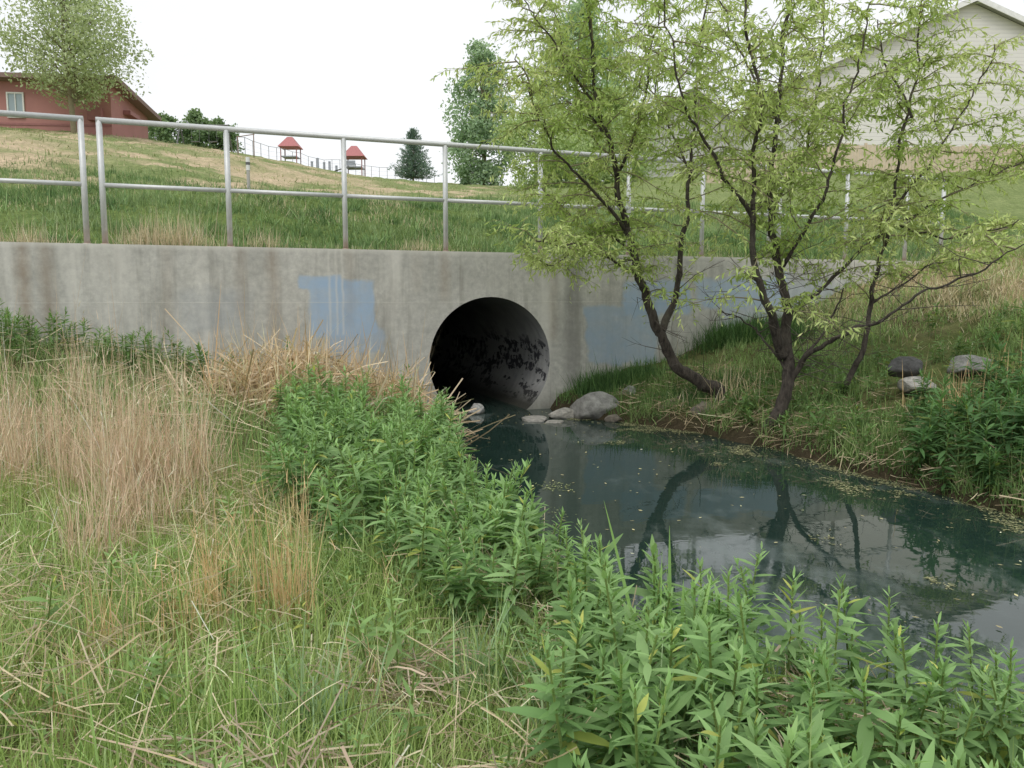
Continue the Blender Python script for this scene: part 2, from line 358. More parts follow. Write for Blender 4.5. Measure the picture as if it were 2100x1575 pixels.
# ---------------- rocks
def rock(loc,sx_,sy_,sz_,col,rot=0,seed=0,name='rock'):
    import bmesh
    bm=bmesh.new(); bmesh.ops.create_icosphere(bm,subdivisions=4,radius=1)
    r=random.Random(seed); cuts=[(Vector((r.gauss(0,1),r.gauss(0,1),r.gauss(0,.8))).normalized(),r.uniform(.55,.85)) for _ in range(11)]
    for v in bm.verts:
        p=v.co.copy()
        for nn,dd in cuts:
            e=p.dot(nn)-dd
            if e>0: p-=nn*e*.92
        p*=1+.07*mnoise.noise(p*2+Vector((seed,0,0)))+.025*mnoise.noise(p*7)
        v.co=p
    me=bpy.data.meshes.new(name); bm.to_mesh(me); bm.free()
    for p in me.polygons: p.use_smooth=True
    m,nt,b=newmat('rock_material'); co=objco(nt); n=noise(nt,co,3,7,.7); n2=noise(nt,co,25,4,.7); gz=N(nt,'ShaderNodeSeparateXYZ'); nt.links.new(co,gz.inputs[0])
    c=mix(nt,ramp(nt,n,.35,.65),tuple(v*.6 for v in col),tuple(v*1.35 for v in col)); c=mix(nt,math_(nt,'MULTIPLY',ramp(nt,n2,.55,.7),.4),c,(.10,.10,.08))
    c=mix(nt,mrange(nt,gz.outputs[2],-.1,-.45),c,(.07,.065,.05)); nt.links.new(c,b.inputs['Base Color']); b.inputs['Roughness'].default_value=.9; bump(nt,b,n2,.7,.05)
    me.materials.append(m)
    o=link(bpy.data.objects.new(name,me)); o.location=loc; o.scale=(sx_*1.25,sy_*1.25,sz_*1.25); o.rotation_euler=(0,0,rot)
rock((.98,9.45,.09),.27,.2,.19,(.34,.335,.31),.05,41)
rock((.60,9.5,.02),.17,.12,.08,(.48,.46,.41),.1,4)
rock((.28,9.30,.0),.17,.12,.05,(.44,.42,.38),.6,5)
rock((1.42,9.75,.20),.15,.12,.13,(.32,.33,.29),.2,6)
rock((-.44,9.85,.04),.10,.09,.07,(.55,.55,.52),.2,7)
rock((.50,9.15,-.01),.12,.08,.04,(.46,.44,.39),.9,8)
rock((1.85,9.15,.15),.22,.16,.13,(.28,.23,.17),.2,9)
rock((2.1,8.8,.15),.16,.14,.11,(.24,.21,.17),1,10)
def TZ(x,y): return float(terrain(np.array([x]),np.array([y]))[0])
rock((3.9,7.95,TZ(3.9,7.95)+.17),.17,.14,.09,(.11,.11,.11),.2,11)
rock((3.92,7.7,TZ(3.92,7.7)+.08),.24,.14,.08,(.50,.48,.44),.5,12)
rock((4.6,8.0,TZ(4.6,8.0)+.10),.22,.14,.10,(.34,.34,.32),.1,13)
rock((1.2,9.2,.02),.10,.08,.05,(.24,.21,.17),.1,15)
def norock(x,y): return 1-np.exp(-((x-3.9)/.30)**2-((y-7.6)/.42)**2)*.93-np.exp(-((x-4.55)/.26)**2-((y-7.7)/.36)**2)*.93
# ---------------- scatter helpers
def scatter(n,x0,x1,y0,y1,dens=None):
    x=rng.uniform(x0,x1,n); y=rng.uniform(y0,y1,n)
    if dens is not None:
        k=rng.random(n)<dens(x,y); x=x[k]; y=y[k]
    return x,y
def colmix(a,b,n,v=.2,f=None):
    f=rng.random(n) if f is None else f
    c=np.array(a)[None]*(1-f[:,None])+np.array(b)[None]*f[:,None]
    return np.minimum(c*np.exp(rng.normal(0,v,(n,1))),.85)
def grass(acc,x,y,h,w,ca,cb,lean=.35,droop=.35,segs=3,f=None,zo=-.01,v=.2,z=None):
    n=len(x); z=terrain(x,y) if z is None else z
    az=rng.uniform(0,2*math.pi,n)
    le=np.abs(rng.normal(0,lean,n))
    dr=np.stack([np.cos(az)*le,np.sin(az)*le,np.ones(n)],1)
    a2=az+math.pi/2+rng.normal(0,.7,n); side=np.stack([np.cos(a2),np.sin(a2),np.zeros(n)],1)
    L=h*np.exp(rng.normal(0,.25,n)); W=w*np.exp(rng.normal(0,.2,n))
    V,Q=ribbons(np.stack([x,y,z+zo],1),dr,L,W,np.abs(rng.normal(0,droop,n)),segs,'blade',0,side)
    acc.add(V,Q,colmix(ca,cb,n,v,f))
ST=(.72,.63,.45); ST2=(.54,.43,.29)
G1=(.31,.44,.13); G2=(.53,.63,.27)
def dn_left(x,y):
    d=pond_d(x,y); s=SofW(x,y)
    return ((d>.03)&(~side_right(x,y))&(s<-.03)).astype(float)*(.35+.65*sstep(.3,.6,fbm(x*2.2,y*2.2,3)))*np.where(y<5,1,.55)
acc=Acc()
x,y=scatter(170000,-3.6,2.2,.9,5.2,lambda x,y:dn_left(x,y)*(np.abs(x)<.72*y+.5))
hh=.10+.15*fbm(x*1.5,y*1.5,3)
grass(acc,x,y,hh,.0045+.0*x,G1,G2,.6,.45,3,f=np.clip(fbm(x*2+4,y*2,3)*1.4-.3+rng.normal(0,.25,len(x)),0,1))
x,y=scatter(90000,-7.5,-.2,4.8,10.5,lambda x,y:dn_left(x,y)*(np.abs(x)<.72*y+.5))
grass(acc,x,y,.16+.1*fbm(x,y),.006,(.19,.31,.10),(.38,.51,.20),.5,.35,3)
cx,cy=scatter(440,-2.8,1.1,1.3,5,lambda x,y:dn_left(x,y))
k=45; cs=np.repeat(rng.uniform(.5,1.2,len(cx)),k)
x=np.repeat(cx,k)+rng.normal(0,.04,len(cx)*k); y=np.repeat(cy,k)+rng.normal(0,.04,len(cx)*k)
grass(acc,x,y,.24*cs,.006,(.25,.40,.13),(.50,.63,.28),.65,.6,4)
for cx,cy in ((.18,2.15),(.45,1.95),(-.1,2.4),(-.55,2.1)):
    x=cx+rng.normal(0,.06,150); y=cy+rng.normal(0,.06,150); grass(acc,x,y,.32+0*x,.006,(.25,.38,.20),(.43,.55,.32),.55,.7,5)
x=.52+rng.normal(0,.03,9); y=2.35+rng.normal(0,.03,9); grass(acc,x,y,.46+0*x,.022,(.26,.44,.14),(.36,.54,.20),.2,.18,6)
acc.make('green_grass',M_grass)
acc=Acc()
def litter(n,x0,x1,y0,y1,dens,L,W,zmax,ca=ST,cb=ST2,el=.3,zf=None):
    x,y=scatter(n,x0,x1,y0,y1,dens); n=len(x); az=rng.uniform(0,6.28,n); e=rng.normal(0,el,n)
    dr=np.stack([np.cos(az),np.sin(az),e],1); z=terrain(x,y)+rng.random(n)**1.5*(zmax if zf is None else zf(x,y))
    V,Q=ribbons(np.stack([x,y,z],1),dr,L*np.exp(rng.normal(0,.35,n)),W*np.exp(rng.normal(0,.2,n)),rng.normal(.15,.2,n),3,'flat')
    acc.add(V,Q,colmix(ca,cb,n,.25))
litter(36000,-3.4,1.3,1.0,5.5,lambda x,y:dn_left(x,y)*(.25+.75*sstep(.42,.60,fbm(x*1.7+7,y*1.7,3))),.15,.0032,.17,el=.6)
litter(12000,-.9,1.0,1.2,2.5,lambda x,y:dn_left(x,y)*.8*sstep(.42,.56,fbm(x*3+1,y*3,2)),.13,.0045,.14,(.64,.54,.42),(.42,.31,.23))
litter(14000,-7,-.8,5,10,lambda x,y:dn_left(x,y)*.5,.3,.006,.15)
x,y=scatter(11000,-3.2,1.1,1.2,5.2,lambda x,y:dn_left(x,y)*sstep(.35,.6,fbm(x*1.3+7,y*1.3,3)))
grass(acc,x,y,.24+0*x,.0032,(.72,.64,.43),(.58,.53,.31),.8,.8,4)
acc.make('straw_litter',M_dry)
def tallgrass(name,clusters,ca,cb,lean=.26):
    acc=Acc()
    for (cx,cy,rx,ry,n,h) in clusters:
        k=max(3,n//34); bx=cx+rng.normal(0,rx,k); by=cy+rng.normal(0,ry,k); bh=rng.uniform(.55,1.2,k)
        i=rng.integers(0,k,n); x=bx[i]+rng.normal(0,.035,n); y=by[i]+rng.normal(0,.035,n)
        ok=pond_d(x,y)>.05; x=x[ok];y=y[ok];hb=bh[i][ok]; n2=len(x)
        grass(acc,x,y,h*hb*rng.uniform(.5,1.1,n2),.0036,ca,cb,lean,.28,4,v=.22)
        m2=n2//3
        j=rng.integers(0,n2,m2)
        zt=terrain(x[j],y[j])+h*hb[j]*rng.uniform(.35,.9,m2)
        grass(acc,x[j]+rng.normal(0,.06,m2),y[j]+rng.normal(0,.06,m2),.10+0*zt,.0035,ca,cb,.8,.4,2,z=zt)
    acc.make(name,M_dry)
RD=(.62,.43,.31); RD2=(.82,.69,.52)
tallgrass('tall_dry_grass',[(-2.15,4.6,.18,.22,1600,.88),(-2.95,4.9,.2,.25,800,.82),(-1.85,4.2,.14,.2,420,.55),(-3.5,6.2,.4,.4,420,.7),(-1.95,3.7,.15,.2,380,.5)],RD,RD2,.30)
tallgrass('tall_dry_grass',[(-1.05,2.95,.08,.12,230,.60),(-.80,2.9,.06,.10,150,.58),(-1.35,2.6,.15,.2,90,.42),(-.35,3.3,.1,.15,50,.42),(-1.0,3.7,.2,.3,120,.5),(-1.6,2.2,.3,.2,60,.33),(-.62,2.3,.25,.2,30,.3)],(.68,.46,.24),(.80,.62,.38),.2)
# heap of dead reeds
acc=Acc()
def heapf(x,y): return .5*np.exp(-((x+1.9)/.75)**2-((y-7.8)/.7)**2)+.30*np.exp(-((x+1.05)/.28)**2-((y-7.9)/.5)**2)
def heapd(x,y): return (pond_d(x,y)>-.02)*(SofW(x,y)<-.15)*np.clip(heapf(x,y)*3.5,0,1)*(.35+.65*sstep(.35,.55,fbm(x*3,y*3,2)))
litter(28000,-3.4,-.5,6.4,9.4,heapd,.34,.010,.1,(.78,.67,.49),(.46,.34,.21),.6,lambda x,y:heapf(x,y)*1.15)
x,y=scatter(3600,-3.2,-.6,6.6,9.2,lambda x,y:heapd(x,y)*(pond_d(x,y)>.02))
grass(acc,x,y,.42,.010,(.78,.65,.46),(.54,.36,.20),.55,.45,4,z=terrain(x,y)+heapf(x,y)*.6)
x,y=scatter(1100,-3.0,-.9,6.8,8.8,lambda x,y:heapd(x,y)*(pond_d(x,y)>.1))
grass(acc,x,y,.66,.010,(.78,.63,.44),(.62,.41,.23),.32,.25,4,z=terrain(x,y)+heapf(x,y)*.4)
acc.make('dead_reed_heap',M_dry)
# ---------------- leafy weeds
def weeds(name,x,y,H,ca,cb,lsc=1.0,nl=46):
    acc=Acc(); n=len(x); z=terrain(x,y)-.02
    lean=rng.normal(0,.14,(n,2))
    ps=rng.uniform(.8,1.2,n)
    i=np.repeat(np.arange(n),nl); k=np.tile(np.arange(nl),n)
    u=(k+.5)/nl; s=.12+.88*u**.8; Hi=H[i]
    px=x[i]+lean[i,0]*Hi*s**2; py=y[i]+lean[i,1]*Hi*s**2; pz=z[i]+Hi*s
    az=k*2.399+rng.normal(0,.35,len(k))+np.repeat(rng.uniform(0,6.28,n),nl)
    el=np.radians(2+64*u**3)+rng.normal(0,.24,len(k))
    dr=np.stack([np.cos(az)*np.cos(el),np.sin(az)*np.cos(el),np.sin(el)],1)
    side=np.stack([-np.sin(az),np.cos(az),rng.normal(0,.3,len(az))],1)
    L=lsc*ps[i]*(.033+.064*np.sin(np.pi*np.clip(u*.9+.12,0,1)))*np.exp(rng.normal(0,.22,len(k)))*(Hi/.42)**.5
    V,Q=ribbons(np.stack([px,py,pz],1),dr,L,L*.22,np.abs(rng.normal(.38,.2,len(k)))*(1-u*.7),4,'leaf',.16,side)
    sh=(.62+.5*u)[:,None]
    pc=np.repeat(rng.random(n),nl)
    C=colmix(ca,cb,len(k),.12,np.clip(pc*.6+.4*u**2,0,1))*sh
    yl=(rng.random(len(k))<.03*(1.6-u)); C[yl]=np.minimum(C[yl]*np.array([1.9,1.3,.9]),.8)
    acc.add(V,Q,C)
    b0=np.stack([x,y,z],1); dr=np.stack([lean[:,0]*.9,lean[:,1]*.9,np.ones(n)],1)
    for sv in ((1,0,0),(0,1,0)):
        V,Q=ribbons(b0,dr,H*1.0,np.full(n,.006),np.zeros(n),3,'flat',0,np.tile(np.array(sv,float),(n,1)))
        acc.add(V,Q,colmix((.2,.28,.09),(.28,.36,.13),n))
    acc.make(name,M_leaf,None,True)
WX=np.array([1.0,2.0,2.8,3.5,4.5,5.5,6.5,7.6]); WL=np.array([.40,.20,-.10,-.65,-1.30,-1.65,-1.85,-2.0])
def weedd(x,y):
    d=pond_d(x,y); lb=np.interp(y,WX,WL)+(fbm(x*2,y*2,2)-.5)*.6
    return (d>.01)*(~side_right(x,y))*(x>lb)*(y>1.0)*(y<7.3)*(.55+.45*sstep(.38,.5,fbm(x*2.5+3,y*2.5,2)))
x,y=scatter(3000,-2.4,2.6,1.05,7.3,weedd)
H=.38*np.exp(rng.normal(0,.18,len(x)))*np.where(y>4,1.12,1.0)
WA=(.18,.34,.11); WB=(.38,.56,.24)
weeds('leafy_weeds',x,y,H,WA,WB)
x,y=scatter(170,-1.6,.4,1.3,3.5,lambda x,y:(pond_d(x,y)>.1)*.8)
weeds('leafy_weeds',x,y,.20*np.exp(rng.normal(0,.25,len(x))),(.24,.40,.13),(.39,.56,.23),.85,24)
x,y=scatter(420,-6.2,-1.0,6.2,9.3,lambda x,y:(SofW(x,y)<-.12)*(SofW(x,y)>-1.3)*(pond_d(x,y)>.2)*(heapf(x,y)<.3))
weeds('leafy_weeds',x,y,.34*np.exp(rng.normal(0,.2,len(x))),(.12,.24,.07),(.24,.38,.13),1.05,36)
x,y=scatter(620,3.0,5.4,4.4,8.2,lambda x,y:(pond_d(x,y)>.02)*side_right(x,y)*np.exp(-((x-3.85)/.65)**2-((y-5.8)/.9)**2)*1.3*norock(x,y))
weeds('leafy_weeds',x,y,.40*np.exp(rng.normal(0,.2,len(x))),(.08,.18,.06),(.18,.33,.12),1.3,40)
x,y=scatter(600,1.8,5.8,6.0,9.6,lambda x,y:(pond_d(x,y)>.06)*side_right(x,y)*sstep(.42,.56,fbm(x*2,y*2,2))*norock(x,y))
weeds('leafy_weeds',x,y,.21*np.exp(rng.normal(0,.25,len(x))),(.12,.24,.07),(.25,.40,.14),1.1,26)
# ---------------- right-bank grass
acc=Acc()
def dn_right(x,y): return ((pond_d(x,y)>.02)&side_right(x,y)&(SofW(x,y)<-.02)).astype(float)*norock(x,y)
x,y=scatter(140000,.6,9.5,3.5,13.2,lambda x,y:dn_right(x,y)*(.12+.88*sstep(.36,.54,fbm(x*1.6,y*1.6,3)))*(x<.72*y+.4)*(.45+.55*sstep(4.6,2.2,pond_d(x,y))))
dd=pond_d(x,y); grass(acc,x,y,.05+.20*fbm(x*1.5,y*1.5,3),.009,(.13,.23,.07),(.35,.47,.19),.65,.5,3,f=np.clip(dd/5+fbm(x*2,y*2,2)*.8-.3+rng.normal(0,.2,len(x)),0,1))
cx,cy=scatter(1400,1.4,5.5,3.2,9.8,lambda x,y:(pond_d(x,y)>.01)*(pond_d(x,y)<1.9)*side_right(x,y)*sstep(.36,.54,fbm(x*3,y*3,2))*np.exp(-pond_d(x,y))*norock(x,y))
x=np.repeat(cx,40)+rng.normal(0,.045,len(cx)*40); y=np.repeat(cy,40)+rng.normal(0,.045,len(cx)*40)
cf=np.clip(np.repeat(rng.random(len(cx)),40)+rng.normal(0,.12,len(x)),0,1)
grass(acc,x,y,np.repeat(rng.uniform(.12,.28,len(cx)),40),.007,(.11,.20,.06),(.37,.49,.20),.6,.8,4,f=cf)
for (cx,cy,rx,n,h) in ((1.15,10.2,.16,1600,.24),(1.6,10.35,.18,900,.15),(3.15,10.85,.28,3000,.30),(3.5,10.8,.25,1500,.26),(2.35,9.1,.3,1200,.2)):
    x=cx+rng.normal(0,rx,n); y=cy+rng.normal(0,.12,n); k=SofW(x,y)<-.03; x=x[k];y=y[k]
    grass(acc,x,y,h+0*x,.010,(.06,.13,.045),(.15,.27,.09),.5,.3,3)
acc.make('bank_grass',M_grass)
acc=Acc()
x,y=scatter(60000,3.0,10,6,13.4,lambda x,y:dn_right(x,y)*sstep(2.8,4.6,pond_d(x,y)+(fbm(x*1.1,y*1.1,3)-.5)*3)*(x<.72*y+.4))
grass(acc,x,y,.14,.008,(.76,.65,.47),(.57,.47,.30),1.0,.5,3)
litter(14000,1.3,4.8,4.0,10,lambda x,y:dn_right(x,y)*sstep(2.4,.1,pond_d(x,y))*.6,.16,.006,.08,(.60,.51,.35),(.32,.25,.16))
x,y=scatter(3200,1.5,3.2,8.0,9.8,lambda x,y:dn_right(x,y)*np.exp(-((x-2.4)/.30)**2-((y-8.95)/.3)**2))
grass(acc,x,y,.40,.008,(.80,.68,.48),(.56,.45,.28),.8,.6,4)
x,y=scatter(420,3.6,5.2,5.6,7.6,lambda x,y:dn_right(x,y)*.8)
grass(acc,x,y,.42,.008,(.74,.50,.28),(.64,.48,.28),.35,.2,3)
acc.make('bank_dry_grass',M_dry)
# ---------------- grass behind the wall
acc=Acc()
def bk(x,y): s=SofW(x,y); return ((s>.3)&(s<11))*(np.abs(x)<.72*y+.4)*(.25+.75*sstep(.3,.5,fbm(x*1.1,y*1.1,3)))*sstep(11,7,s)*(1-.95*np.clip(footpath(x,y)*1.3,0,1))
x,y=scatter(240000,-11,13,8.2,27,bk); s=SofW(x,y)
f=np.clip(fbm(x*1.0+3,y*1.0,4)*2.2-.75+rng.normal(0,.2,len(x)),0,1)
grass(acc,x,y,.06+.22*fbm(x*1.3,y*1.3,3)**1.5,.013,(.13,.22,.08),(.33,.42,.20),.65,.3,2,f=f)
cx,cy=scatter(1300,-9,9,8.4,16,lambda x,y:(SofW(x,y)>.35)*(SofW(x,y)<5.5)*sstep(.4,.6,fbm(x*.9+5,y*.9,2)))
cc=np.repeat(rng.random(len(cx)),34); hh=np.repeat(rng.uniform(.10,.28,len(cx)),34)
x=np.repeat(cx,34)+rng.normal(0,.08,len(cx)*34); y=np.repeat(cy,34)+rng.normal(0,.08,len(cx)*34)
k=SofW(x,y)>.3
grass(acc,x[k],y[k],hh[k],.016,(.10,.19,.07),(.28,.40,.17),.8,.4,2,f=cc[k])
acc.make('embankment_grass',M_grass)
acc=Acc()
x,y=scatter(60000,-11,9,8.2,14,lambda x,y:((SofW(x,y)>.29)&(SofW(x,y)<1.6))*(.15+.85*sstep(.45,.62,fbm(x*1.5+9,y*1.5,3)))*np.exp(-(SofW(x,y)-.3)*1.8))
grass(acc,x,y,.14,.007,(.74,.64,.46),(.55,.45,.29),.5,.4,3)
x,y=scatter(40000,-11,9,8.6,20,lambda x,y:((SofW(x,y)>.5)&(SofW(x,y)<8))*sstep(.50,.66,fbm(x*.9+19,y*.9,4)))
grass(acc,x,y,.15,.010,(.64,.56,.39),(.46,.42,.25),.6,.4,2)
for px_,hh_ in ((-3.95,.42),(-3.7,.42),(-4.15,.38),(-2.9,.3),(-1.2,.25),(-5.2,.3)):
    x=px_+rng.normal(0,.14,220); y=10.11+.381*x+.6+rng.normal(0,.12,220)
    grass(acc,x,y,hh_,.006,(.72,.62,.46),(.58,.48,.32),.35,.3,3)
x,y=scatter(30000,-26,6,18,48,lambda x,y:(SofW(x,y)>6.5)*(x/y>-.72)*(x/y<.05)*(.45-.25*hillpatch(x,y)))
grass(acc,x,y,.11,.03,(.46,.44,.27),(.30,.37,.17),.7,.3,2)
acc.make('hill_dry_grass',M_dry)
# ---------------- floating debris and scum
acc=Acc()
def flakes(n,x0,x1,y0,y1,dens,l0,l1,ca,cb,z0):
    x,y=scatter(n,x0,x1,y0,y1,dens); n=len(x); az=rng.uniform(0,6.28,n); dr=np.stack([np.cos(az),np.sin(az),0*az],1); sd=np.stack([-np.sin(az),np.cos(az),0*az],1)
    L=rng.uniform(l0,l1,n)
    V,Q=ribbons(np.stack([x,y,z0+rng.random(n)*.006],1),dr,L,L*rng.uniform(.3,.6,n),np.zeros(n),2,'leaf',0,sd); acc.add(V,Q,colmix(ca,cb,n,.3))
flakes(9000,-1,5,1.8,10,lambda x,y:(pond_d(x,y)<-.02)*(.04+.32*np.exp(pond_d(x,y)*2.5)*side_right(x,y)+.05*sstep(.5,.65,fbm(x*1.4,y*1.4+5,3))),.012,.038,(.68,.62,.32),(.48,.42,.24),.006)
flakes(150000,.2,5,2.5,9.8,lambda x,y:(pond_d(x,y)<.05)*side_right(x,y)*sstep(.52,.66,fbm(x*2.8,y*2.8,4)+.34*np.exp(pond_d(x,y)*5.5)-.16),.010,.030,(.25,.27,.13),(.40,.38,.22),.003)
flakes(5000,-.5,.9,4.6,6.9,lambda x,y:(pond_d(x,y)<.0)*sstep(.52,.64,fbm(x*3+2,y*3,4))*np.exp(-((x-.15)/.35)**2-((y-5.8)/.6)**2),.01,.03,(.27,.32,.13),(.38,.40,.2),.003)
acc.make('floating_leaves',M_dry)
# ---------------- willow by the water
def smooth_path(P,k=4):
    P=[np.array(p,float) for p in P]; out=[]
    for i in range(len(P)-1):
        p0=P[max(i-1,0)];p1=P[i];p2=P[i+1];p3=P[min(i+2,len(P)-1)]
        for j in range(k):
            t=j/k; out.append(.5*((2*p1)+(-p0+p2)*t+(2*p0-5*p1+4*p2-p3)*t*t+(-p0+3*p1-3*p2+p3)*t**3))
    out.append(P[-1]); return out
def willow(name,limbs,zmin,step=.12,leafc=((.38,.51,.14),(.64,.73,.32)),seed=1,dens=1.0):
    R_=np.random.default_rng(seed); root=empty(name); mb=MB(); tw=MB(); LB=[];LD=[];LL=[];bare=MB()
    for P,r0,r1,leafy in limbs:
        pts=smooth_path([sight(*p) for p in P],7); m=len(pts)
        off=R_.normal(0,.022,(m,3)); off=(off+np.roll(off,1,0)+np.roll(off,-1,0))/2.2
        for i in range(1,m-1): pts[i]=pts[i]+off[i]*min(1,.35+i/m)
        rad=[r0+(r1-r0)*(i/(m-1))**.5 for i in range(m)]; rad=[q*(1+R_.normal(0,.05)) for q in rad]
        mb.tube(pts,rad,12)
        seg=[np.linalg.norm(pts[i+1]-pts[i]) for i in range(m-1)]; tot=sum(seg)
        cum=np.concatenate([[0],np.cumsum(seg)]); A=np.array(pts)
        q=R_.uniform(0,step)
        while q<tot:
            p=np.array([np.interp(q,cum,A[:,c]) for c in range(3)]); q+=step*R_.uniform(.5,1.5)
            if q/tot<leafy[0] or p[2]<zmin:
                if p[2]>.5 and R_.random()<.9:
                    a=R_.uniform(0,6.28); L=R_.uniform(.15,.75); dv=np.array([math.cos(a),math.sin(a),R_.uniform(-.4,.7)])
                    e=p+dv*L; mid=(p+e)/2+R_.normal(0,.05,3); bare.tube([p,mid,e],[.005,.0035,.0015],4,False)
                    for _ in range(4):
                        st=mid+(e-mid)*R_.random(); bare.tube([st,st+R_.normal(0,.10,3)+dv*.08],[.0025,.001],3,False)
                if R_.random()>.25 or p[2]<zmin-.5: continue
            fr=q/tot
            a=R_.uniform(0,6.28); L=R_.uniform(.3,1.0)*leafy[1]*(1.1-.4*fr)
            dv=np.array([math.cos(a),.85*math.sin(a),R_.uniform(-.1,.9)]); dv/=np.linalg.norm(dv)
            bp=[p]; cur=p.copy(); dd=dv.copy(); ns=6
            for j in range(ns):
                dd=dd+R_.normal(0,.17,3)+np.array([0,0,-.06]); dd/=np.linalg.norm(dd); cur=cur+dd*L/ns; bp.append(cur.copy())
            tw.tube(bp,list(np.linspace(.008,.002,ns+1)),4,False)
            for j in range(1,ns+1):
                for _ in range(2):
                    a2=R_.uniform(0,6.28); l2=R_.uniform(.12,.38)
                    d2=np.array([math.cos(a2),math.sin(a2),R_.uniform(-.4,.6)])+dd*.6; d2/=np.linalg.norm(d2)
                    e1=bp[j]+d2*l2*.5; e2=e1+(d2+np.array([0,0,-.55]))*l2*.5
                    tw.tube([bp[j],e1,e2],[.0025,.0018,.001],3,False)
                    nl=int(R_.integers(7,15)*dens)
                    for w in range(nl):
                        t=(w+R_.random())/nl; pp=bp[j]+(e1-bp[j])*min(1,2*t) if t<.5 else e1+(e2-e1)*(2*t-1)
                        LB.append(pp); LD.append(d2*.5+R_.normal(0,.6,3)+np.array([0,0,-.35])); LL.append(R_.uniform(.035,.08))
    mb.make('trunks_and_limbs',M_bark,root,True); tw.make('branches',M_bark2,root,True)
    if bare.V: bare.make('dead_twigs',M_twig,root)
    LB=np.array(LB);LD=np.array(LD);LL=np.array(LL); n=len(LB)
    V,Q=ribbons(LB,LD,LL,LL*.30,np.full(n,.15),2,'leaf'); acc=Acc()
    cl=np.clip(fbm(LB[:,0]*2.5,LB[:,2]*2.5+LB[:,1],2)*1.8-.4+rng.normal(0,.18,n),0,1)
    acc.add(V,Q,colmix(leafc[0],leafc[1],n,.15,cl)); acc.make('leaves',M_leaf,root)
willow('willow_tree',[
 ([(1500,865,8.8),(1472,805,8.9),(1440,785,8.9),(1385,745,8.9),(1352,680,8.85),(1325,610,8.8),(1300,530,8.7),(1283,450,8.7),(1255,330,8.6),(1225,220,8.5),(1215,90,8.4),(1200,-60,8.3)],.115,.011,(.40,1)),
 ([(1352,690,8.87),(1385,600,9.0),(1400,500,9.1),(1412,410,9.2),(1420,280,9.3),(1440,120,9.4),(1450,-50,9.5)],.055,.009,(.3,1)),
 ([(1290,480,8.7),(1235,410,8.5),(1180,350,8.3),(1125,290,8.1),(1090,200,8.0),(1060,110,8.0)],.025,.006,(.1,.85)),
 ([(1310,560,8.7),(1240,525,8.4),(1170,500,8.2),(1100,490,8.0)],.018,.005,(.25,.55)),
 ([(1262,360,8.6),(1310,260,8.4),(1330,150,8.3),(1350,20,8.2)],.022,.006,(.1,.9)),
 ([(1283,450,8.7),(1200,470,9.1),(1150,420,9.4),(1110,380,9.6)],.016,.005,(.1,.7)),
 ([(1225,220,8.5),(1160,130,8.4),(1110,50,8.3),(1070,-20,8.3)],.018,.005,(.1,.8)),
 ([(1235,270,8.5),(1180,190,8.8),(1150,90,9.0),(1130,0,9.1)],.018,.005,(.1,.8)),
 ([(1415,350,9.2),(1370,260,9.4),(1340,160,9.5),(1300,40,9.6)],.02,.005,(.1,.9)),
 ([(1290,510,8.7),(1230,480,8.9),(1140,540,8.9),(1080,520,8.8)],.014,.004,(.3,.4)),
],1.72,.100,seed=3)
willow('willow_tree',[
 ([(1550,925,7.8),(1580,875,7.85),(1612,800,7.9),(1612,700,8),(1608,620,8),(1595,540,8),(1580,470,8),(1580,380,8),(1590,280,8),(1600,150,8.1),(1620,0,8.1),(1630,-150,8.1)],.095,.011,(.38,1)),
 ([(1606,730,7.95),(1580,650,7.8),(1555,580,7.7),(1543,480,7.6),(1545,370,7.6),(1560,240,7.5),(1540,100,7.4),(1520,-60,7.3)],.06,.009,(.35,1)),
 ([(1618,790,7.9),(1650,735,7.8),(1700,700,7.6),(1760,670,7.4),(1830,640,7.2),(1920,590,7.0),(2010,550,6.8),(2100,500,6.7)],.038,.005,(.45,.6)),
 ([(1700,830,8.2),(1745,770,8.15),(1772,700,8.1),(1788,620,8.1),(1805,540,8.1),(1825,440,8.1),(1850,300,8.1),(1880,150,8.1),(1890,0,8.1)],.045,.008,(.35,.85)),
 ([(1610,650,8),(1690,590,8.1),(1770,510,8.2),(1850,450,8.3),(1950,400,8.4),(2060,350,8.5),(2150,300,8.6)],.028,.006,(.3,.85)),
 ([(1595,560,8),(1650,470,7.8),(1700,380,7.6),(1730,260,7.5),(1760,130,7.5),(1790,0,7.5)],.028,.006,(.15,.95)),
 ([(1583,430,8),(1640,330,8.4),(1670,220,8.7),(1690,100,8.9),(1700,-30,9)],.024,.006,(.1,.9)),
 ([(1545,450,7.6),(1490,370,7.5),(1450,290,7.4),(1400,200,7.3),(1380,90,7.2),(1350,-30,7.2)],.026,.006,(.15,.9)),
 ([(1825,440,8.1),(1900,340,8.2),(1960,250,8.3),(2010,170,8.4),(2040,90,8.4)],.018,.006,(.05,.85)),
 ([(1640,745,7.9),(1700,660,8.2),(1730,590,8.4)],.02,.006,(.9,.4)),
 ([(1612,760,7.9),(1570,700,8.1),(1520,660,8.3),(1480,640,8.4)],.018,.005,(.95,.4)),
 ([(1830,460,8.2),(1910,480,8.0),(2000,480,7.8),(2090,450,7.6)],.016,.005,(.05,.75)),
 ([(1790,620,8.1),(1870,570,8.3),(1950,530,8.4),(2050,540,8.5)],.014,.005,(.2,.55)),
 ([(1600,250,8.05),(1540,150,8.4),(1490,50,8.6),(1470,-50,8.7)],.018,.006,(.05,.9)),
 ([(1870,240,8.1),(1820,140,8.4),(1800,40,8.6)],.016,.006,(.05,.8)),
],1.75,.104,seed=11)
